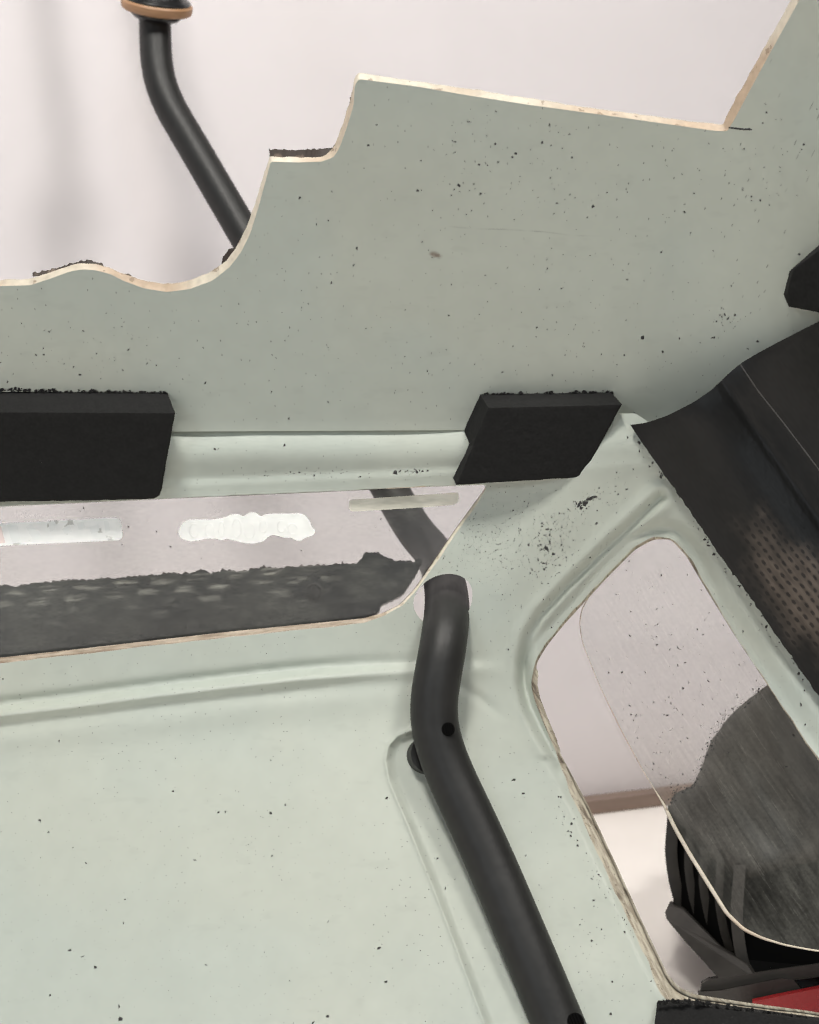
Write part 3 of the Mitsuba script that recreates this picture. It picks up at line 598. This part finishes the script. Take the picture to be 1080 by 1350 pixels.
put('white_sticker__pink_print', bars([[(-70, 697), (1, 693), (7, 716), (-70, 720)]], 0.24), 'print_pink', smooth=False)
BL = [(235, 699), (240, 690), (248, 685), (262, 684.5), (280, 685), (297, 682), (305, 678), (314, 677.5), (321, 681), (325, 678), (331, 675), (338, 676), (343, 681), (350, 678), (360, 677), (380, 677), (396, 676.5), (403, 680), (409, 688), (411, 695), (416, 699), (415, 704), (410, 707), (402, 709), (397, 713), (390, 713), (385, 709), (375, 709), (365, 706), (358, 705), (352, 709), (347, 714), (335, 716.5), (322, 716), (310, 713), (299, 710), (292, 712.5), (285, 710), (272, 710), (262, 712.5), (250, 714), (241, 711), (236, 706)]
mat('patch_white', {'type': 'principled', 'base_color': proc(lambda p, n, uv: mi.Color3f(0.80, 0.81, 0.79) * (0.93 + 0.14 * fbm(p.x * 900, p.z * 900, 0, 3))), 'roughness': 0.45})
put('white_patch', decal(resample(BL, 1.5, True, 1.2), 0.3, 0.15), 'patch_white', smooth=False); tag('white_patch', 'wavy edged white patch brushed over lettering on the windscreen', 'patch')
# the lettering beneath shows as faint relief
rel = []
for j, (x0, y0, x1, y1) in enumerate([(250, 690, 262, 708), (270, 690, 282, 708), (288, 688, 296, 706), (306, 684, 318, 708), (322, 690, 336, 710), (342, 686, 352, 702), (366, 686, 376, 702), (380, 690, 392, 704)]):
    a = np.linspace(0.3, 5.6, 14); cx, cy = (x0 + x1) / 2, (y0 + y1) / 2
    X, Y = cx + (x1 - x0) / 2 * np.cos(a + j), cy + (y1 - y0) / 2 * np.sin(a + j)
    rel.append(sweep(at(X, Y, depth_ws(X, Y) + 0.34), .00010, 6))
put('white_patch__brush_ridge', cat(rel), 'patch_white', smooth=True); tag('white_patch__brush_ridge', kind='stuff')
TP = resample([(460.5, 661), (462, 658.5), (480, 657.5), (540, 653.5), (604, 649), (605, 652), (604.5, 662), (600, 665.5), (590, 666.5), (540, 670), (490, 673), (464, 674.5), (460.5, 672)], 2, True, .8)
v, f2, n2 = sheet(TP, depth_ws, 0.3, 5)
put('clear_tape', (v, f2), 'tape_film', normals=n2); tag('clear_tape', 'short yellowed strip of clear tape near the right end of the windscreen', 'tape')

# ------------------------------------------------------------------ roll cage tube: outside, through the hole, down the inside
TUBE = 'roll_cage_tube'
tag(TUBE, 'bent black tube passing through the round hole and down the inside of the body', 'tube')
S = [(20, -800, 249), (203, -60, 243), (205, 70, 241), (209, 104, 240.3), (223, 140, 239.2), (246, 178, 237.6), (330, 322, 231), (430, 500, 220), (520, 655, 209), (548, 703, 203), (572, 727, 198), (582, 752, 190), (588, 776, 178), (590, 799, 169.5), (588.5, 822, 164.6), (585, 848, 162.0), (581, 874, 160.9), (574.5, 902, 160.4), (568.5, 935, 160), (573, 968, 159.6), (590, 1015, 158.4), (617, 1070, 156.3), (650, 1143, 153.5), (700, 1262, 148.5), (737, 1352, 145), (790, 1478, 140)]
q = np.array([at(*s) for s in S])
path = spline(q, 420, 0.0026)
put(f'{TUBE}__bent_tube', sweep(path, 0.00303, 40), 'tube_plastic', smooth=True)
labels[f'{TUBE}__bent_tube'] = {'label': 'matt black round tube'}
def disc(centre, axis, r, h, key, bs, depth=0.0):
    c = trimesh.creation.cylinder(r, h, sections=32)
    c.apply_transform(trimesh.geometry.align_vectors([0, 0, 1], axis)); c.apply_translation(centre); put(key, c, bs, smooth=30)
def screw(px, py, Yc, r):
    """A threaded hole: a rim ring, a dark bore and turns of thread."""
    c0 = at(px, py, Yc); i = np.argmin(((path - c0) ** 2).sum(1)); tng = path[min(i + 1, 419)] - path[i - 1]; tng /= np.linalg.norm(tng)
    ax = (np.array([0, 0, CAM_H]) - c0) + np.array([0.035, 0, 0.02]); ax -= tng * (ax @ tng); ax /= np.linalg.norm(ax)
    s0 = path[i] + tng * ((c0 - path[i]) @ tng)
    d = (c0 - s0) - tng * ((c0 - s0) @ tng); side = np.cross(ax, tng)
    top = s0 + side * (d @ side)
    top = top + ax * math.sqrt(max(0.00303 ** 2 - (d @ side) ** 2, 0))
    k = numbered(f'{TUBE}__screw_hole')
    e = np.array([np.cos(th), np.sin(th)]).T
    ring = top + r * (e[:, :1] * tng + e[:, 1:] * side) * 1.0 + ax * 0.00002
    disc(top - ax * 0.00025 + ax * 0.00016, ax, r * 0.98, 0.0007, k, 'hole_black')
    t = np.linspace(-.8, .8, 5); rings = []
    for z in t:
        w = math.sqrt(1 - z * z) * r * .93
        a = np.linspace(-1, 1, 9)
        P = top + ax * 0.00046 + tng * (z * r * .9) * .55 + tng * (0.35 * r * (a[:, None] ** 2 - .3)) + side * (a[:, None] * w)
        P = top + ax * (0.00047) + side * (z * r * .85) + tng * (a[:, None] * w) 
        rings.append(sweep(P, 0.00007, 6))
    put(f'{k}__thread_turn', cat(rings), 'hole_black', smooth=True); tag(f'{k}__thread_turn', kind='stuff')
screw(589, 962, 157.6, 0.00085)
screw(757, 1349, 143.2, 0.0010)
# short stud from the tube into the hollow
a_, b_ = at(566, 994, 160.5), at(550.5, 1003, 166.6)
put(f'{TUBE}__stud', sweep(np.linspace(a_, b_, 8), 0.0024, 28), 'tube_plastic', smooth=30)
# grommet at the top end
gc = at(207, 7, 241); ax = np.array([0.16, -0.50, 0.85]); ax /= np.linalg.norm(ax)
def lathe(profile, centre, axis, key, bs):
    m = trimesh.creation.revolve(np.array(profile, float) * 1e-3, sections=56)
    m.apply_transform(trimesh.geometry.align_vectors([0, 0, 1], axis)); m.apply_translation(centre); m.fix_normals(); put(key, m, bs, smooth=35)
lathe([(0, -2.4), (4.2, -2.4), (4.7, -1.9), (4.7, -1.2), (0, -1.2)], gc, ax, f'{TUBE}__under_washer', 'black_gloss')
lathe([(0, -1.2), (6.1, -1.2), (6.6, -0.9), (6.75, -0.3), (6.75, 0.4), (6.5, 0.75), (0, 0.75)], gc, ax, f'{TUBE}__brown_ring', 'brown_rubber')
labels[f'{TUBE}__brown_ring'] = {'label': 'tan brown ring at the upper end of the tube'}
lathe([(0, 0.75), (6.3, 0.75), (6.35, 1.1), (5.9, 1.5), (4.8, 2.1), (4.2, 3.2), (3.9, 5.0), (3.8, 9.0), (0, 9.0)], gc, ax, f'{TUBE}__end_cap', 'black_gloss')

# ------------------------------------------------------------------ carbon bar behind the windscreen
def bar_outline():
    top = resample([(-380, 782), (0, 772), (200, 758), (400, 746), (470, 741), (478, 735), (482, 728.5), (500, 728), (505, 734), (520, 739), (556, 736)], 2.0)
    r = np.random.default_rng(3)
    top = top + np.stack([0 * top[:, 0], r.normal(0, 1.5, len(top)) + gaussian_filter1d(r.normal(0, 1, len(top)), 3) * 2.4], 1)
    end = resample([(556, 740), (545, 762), (530, 785), (505, 796), (500, 803), (494, 812), (490, 850)], 2.0)
    end = end + r.normal(0, .9, end.shape)
    return np.vstack([top, end, [(400, 905), (0, 935), (-380, 945)]])
bo = bar_outline()
put('carbon_bar', (lambda r: (r[0], r[1]))(sheet(bo, lambda x, y: 181 + 0 * np.asarray(x, float) - 0.016 * (np.asarray(y, float) - 800), 0, 7, 3.0)), 'carbon', smooth=30)
tag('carbon_bar', 'long dark carbon fibre bar lying behind the lower half of the windscreen', 'bar')
a = np.linspace(0, 2 * np.pi, 26)
X, Y = 414 + 11 * np.cos(a), 781 + 11 * np.sin(a)
put('carbon_bar__screw_ring', sweep(at(X, Y, 180.9 - 0.016 * (Y - 800)), .00018, 8), 'thread', smooth=True)
put('carbon_bar__screw_head', sweep(np.linspace(at(414, 781, 181.2), at(414, 781, 180.5), 3), .00085, 20), 'housing_black', smooth=30)

# ------------------------------------------------------------------ foam pads
def ragged(edge_pts, depth, key, n, seed, size=0.35):
    """Crumbs of torn foam along an edge."""
    r = np.random.default_rng(seed); e = resample(edge_pts, 1.0); ms = []
    for _ in range(n):
        q = e[r.integers(len(e))] + r.normal(0, 1.0, 2)
        s = trimesh.creation.icosphere(subdivisions=1, radius=size * 1e-3 * r.uniform(.35, 1.0))
        s.vertices = s.vertices * r.uniform(.6, 1.4, 3) * (1 + .35 * r.normal(0, 1, (len(s.vertices), 1)))
        s.apply_translation(at(q[0], q[1], depth(q[0], q[1]) - .1)); ms.append(s)
    put(key, cat(ms), 'foam', smooth=False); tag(key, kind='stuff')
dl = lambda x, y: float(depth_front(np.array([x]), np.array([y]))[0])
fr = [(-380, 541), (231, 544), (213, 645), (210, 653), (203, 657.5), (100, 660), (-380, 666)]
bk = [(-380, 512), (221, 518), (205, 626), (202, 634), (196, 638), (100, 640), (-380, 645)]
t0 = dl(100, 516)
put('foam_pad', pad(fr, bk, [t0 - 2.8, t0 - 2.8, 164.7, 164.9, 165.0, 165.0, 165.0], [t0 - .02, t0 - .02, 165.6, 166.6, 166.6, 166.6, 166.6], 0.13, 3), 'foam', smooth=35)
tag('foam_pad', 'long black foam pad entering from the left edge above the windscreen', 'foam pad')
ragged([(-60, 513), (221, 518.5)], lambda x, y: dl(x, y) - .05, 'foam_pad__torn_crumb', 190, 31, .18)
fr = [(644, 537), (627, 577), (624, 586), (602, 639), (768, 629), (820, 533)]
bk = [(633, 520), (612, 568), (618, 584), (597, 630), (756, 612), (806, 517)]
put('foam_pad_001', pad(fr, bk, [t0 - 3.2, t0 - 2.6, t0 - 1.9, 163.4, 162.4, t0 - 3.5], [dl(633, 520), 165.0, 165.3, 165.6, 164.6, dl(806, 517)], 0.13, 8), 'foam', smooth=35)
tag('foam_pad_001', 'slanted black foam block right of the middle with its lower left corner over the windscreen', 'foam pad')
ragged([(633, 520), (806, 517)], lambda x, y: dl(x, y) - .05, 'foam_pad_001__torn_crumb', 60, 32, .2)
fr = [(1046, 354), (1110, 308), (1180, 300), (1180, 410), (1110, 412), (1042, 404), (1036, 390)]
bk = [(1040, 358), (1100, 305), (1180, 305), (1180, 420), (1110, 418), (1040, 404), (1033, 388)]
put('foam_pad_002', pad(fr, bk, np.array([dl(a, b) for a, b in bk]) - 3.2, np.array([dl(a, b) for a, b in bk]) + .3, 0.16, 11), 'foam', smooth=35)
tag('foam_pad_002', 'small black foam block at the right edge above the fabric lining', 'foam pad')
fr = [(866, 1323), (905, 1322), (980, 1333), (1067, 1345), (1240, 1362), (1240, 1470), (850, 1470)]
bk = [(868, 1319), (905, 1318), (980, 1328), (1067, 1340), (1240, 1357), (1240, 1466), (852, 1466)]
dm = lambda L: np.array([float(depth_main(np.array([x]), np.array([y]))[0]) for x, y in L])
db = dm(bk) - .1
put('foam_pad_003', pad(fr, bk, db - 2.6, db, 0.16, 13), 'foam', smooth=35)
tag('foam_pad_003', 'black foam strip under the side window at the bottom right corner', 'foam pad')
ragged([(868, 1321), (905, 1320), (980, 1331), (1067, 1343)], lambda x, y: float(np.interp(x, [868, 1067], [db[0] - 2, db[3] - 2])), 'foam_pad_003__torn_crumb', 80, 33, .25)

for k in ('foam_pad', 'foam_pad_001', 'foam_pad_002', 'foam_pad_003'): labels[k]['group'] = 'black foam pads glued inside the body'

# ------------------------------------------------------------------ black fabric lining on the right
LTOP = resample([(831, 560), (850, 558), (880, 548), (915, 530), (940, 513), (962, 491), (978, 478), (1000, 465), (1030, 449), (1067, 430), (1200, 370)], 3, smooth=6)
LEDGE = [(1230, 1130), (1067, 900), (1000, 803), (940, 718), (890, 645), (850, 588)]
rl = np.random.default_rng(8); le = resample(LEDGE, 2.0); le = le + gaussian_filter1d(rl.normal(0, 1, le.shape), 1.2, axis=0) * 1.1
LN = np.vstack([LTOP, [(1230, 420)], le])
LS = np.arange(-80, 900, 6.0)
LB = gaussian_filter1d(np.minimum(depth_main(831 + .573 * LS - 6, 560 + .82 * LS + 4), depth_main(831 + .573 * LS + 8, 560 + .82 * LS - 6)), 3) - 0.7
def depth_liner(px, py):
    px, py = np.asarray(px, float), np.asarray(py, float)
    e = (px - 831) * 0.82 - (py - 560) * 0.573           # across the strip, from its lower left edge
    s = (px - 831) * 0.573 + (py - 560) * 0.82           # along it
    base = np.interp(s, LS, LB)
    Y = base - 0.030 * e - 3.2 * gs(e - 75, 42) - 0.00022 * np.maximum(e - 120, 0) ** 2
    Y = Y + 0.35 * gs(e - 132, 3.0) + 0.6 * np.sin(s / 90.0) * gs(e - 70, 50)
    return np.minimum(Y, np.where(py < 600, depth_front(px, np.minimum(py, 560)) + 2.0 * ss(560, 600, py) - .25, 1e3))
v, f2, n2 = sheet(LN, depth_liner, 0, 6)
bv = v - n2 * 0.0008; Nn = len(v); mm = len(resample(LN, 3.0, True)); kk = np.arange(mm); kk2 = (kk + 1) % mm
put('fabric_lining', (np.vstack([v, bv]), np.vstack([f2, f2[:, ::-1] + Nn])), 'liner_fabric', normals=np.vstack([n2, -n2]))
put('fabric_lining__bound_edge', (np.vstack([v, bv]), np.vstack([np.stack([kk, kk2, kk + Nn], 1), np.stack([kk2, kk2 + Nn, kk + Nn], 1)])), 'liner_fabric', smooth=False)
tag('fabric_lining', 'black fabric lining with a brown patch of painted sheen curving down the right side', 'lining')
sm = resample([(976, 480), (1000, 516), (1032, 556), (1067, 602), (1110, 660)], 2, smooth=6)
put('fabric_lining__seam', sweep(at(sm[:, 0], sm[:, 1], depth_liner(sm[:, 0], sm[:, 1]) - .02), .00006 + .00004 * np.random.default_rng(2).uniform(0, 1, len(sm)), 6), 'thread', smooth=True)
labels['fabric_lining__seam'] = {'label': 'thin pale seam across the black lining'}

# ------------------------------------------------------------------ finned housing on the bench behind the side window
H, K = 'finned_housing', 0.0788 / 0.104
_loft = loft
def loft(a, b, Yf, Yb, *more): return _loft(a, b, np.asarray(Yf) * K, np.asarray(Yb) * K, *more)
tag(H, 'black plastic housing with curved cooling fins behind the side window', 'housing')
def pad_solid(outline, Yf, Yb):
    q, f, cnt = tri_fill(outline, step=9, resampled=True)
    m = len(outline); o = np.asarray(outline)
    from scipy.interpolate import griddata
    Y = np.concatenate([Yf, griddata(o, Yf, q[m:], 'linear', fill_value=float(np.mean(Yf)))])
    d = dist(q[:, 0], q[:, 1], o, True); Y = Y + 2.2 * np.exp(-d / 7.0)
    a, b = at(q[:, 0], q[:, 1], Y), at(o[:, 0], o[:, 1], Yb)
    k = np.arange(m); k2 = (k + 1) % m; N = len(q)
    M = tm(np.vstack([a, b]), np.vstack([f, np.stack([k, k + N, k2], 1), np.stack([k2, k + N, k2 + N], 1)]))
    M.fix_normals(); return M
def px_box(outline, Y0, Y1): return loft(outline, outline, Y0, Y1, 6.0)
def bar(pts, w, rough=0): return sweep(spline(np.array([at(*s) for s in pts]), 40, .002), w, 14)
put(f'{H}__core', loft([(884, 1075), (985, 1075), (1180, 1040), (1180, 1284), (985, 1290), (950, 1262), (888, 1200)], [(892, 1078), (985, 1078), (1180, 1045), (1180, 1270), (1000, 1275), (955, 1255), (900, 1198)], [292, 268, 262, 262, 266, 272, 290], 330, 6.0), 'hole_black', smooth=False)
# the shroud over the fins, rounded, seen through the hazy window
SH = resample([(883, 1066), (889, 1048), (902, 1041), (915, 1036), (920, 1020), (930, 998), (941, 976), (952, 956), (975, 933), (1011, 904), (1070, 868), (1200, 830), (1200, 1120), (1040, 1142), (985, 1160), (960, 1150), (935, 1126), (910, 1098), (890, 1080)], 8, True, 5)
rs = np.random.default_rng(17); SH = SH + gaussian_filter1d(rs.normal(0, 1, SH.shape), 1, axis=0, mode='wrap') * 1.6
shY = 284 - 0.19 * (np.clip(SH[:, 0], 880, 1010) - 880)
put(f'{H}__shroud', pad_solid(SH, shY * K, 326 * K), 'shroud_plastic', smooth=35)
for xs, ya, yb, Y in ((886, 1062, 1192, 287), (909, 1078, 1208, 282), (928, 1100, 1226, 277), (949, 1122, 1248, 271), (973, 1140, 1285, 265)):
    pts = [(xs + 3, ya, Y), (xs, ya + 40, Y), (xs - 2, ya + 0.45 * (yb - ya), Y), (xs + 1, yb - 45, Y - 1), (xs + 6, yb - 18, Y - 1), (xs + 14, yb + 6, Y - 1)]
    o1 = np.array(pts); wid = 8.0 if xs in (886, 973) else 5.6
    c1 = resample(np.column_stack([o1[:, 0], o1[:, 1]]), 6, smooth=10)
    outl_ = np.vstack([c1 + [-wid, 0], (c1 + [wid, 0])[::-1]])
    put(numbered(f'{H}__fin'), loft(outl_, outl_, Y, Y + 14, 3.0), 'housing_black', smooth=35)
put(f'{H}__sloped_flange', loft([(881, 1194), (900, 1199), (950, 1248), (985, 1272), (998, 1292), (948, 1290), (905, 1243), (879, 1212), (877, 1203)], [(884, 1188), (905, 1193), (955, 1242), (988, 1264), (1000, 1286), (953, 1284), (910, 1237), (884, 1206), (882, 1198)], [283, 280, 269, 262, 258, 259, 272, 281, 283], [296, 294, 284, 276, 272, 273, 286, 294, 296], 3.0), 'housing_black', smooth=35)
put(f'{H}__base_plate', loft([(925, 1297), (934, 1292), (1067, 1273), (1200, 1254), (1200, 1268), (1067, 1290), (940, 1306), (924, 1306)], [(925, 1292), (934, 1287), (1067, 1268), (1200, 1250), (1200, 1264), (1067, 1285), (940, 1301), (924, 1301)], 258, 292, 3.0), 'housing_black', smooth=35)
put(f'{H}__lower_block', loft([(950, 1306), (1030, 1290), (1046, 1292), (1056, 1304), (1060, 1345), (930, 1345), (920, 1308)], [(950, 1303), (1030, 1287), (1046, 1289), (1056, 1301), (1060, 1340), (930, 1340), (920, 1305)], 256, 280, 3.0), 'housing_black', smooth=35)
put('red_block', loft([(992, 1321), (1040, 1311), (1200, 1280), (1200, 1372), (1005, 1372)], [(992, 1317), (1040, 1307), (1200, 1276), (1200, 1366), (1005, 1366)], 250.5, 255, 3.0), 'red_plastic', smooth=35)
tag('red_block', 'glossy red plastic block at the foot of the finned housing', 'block')
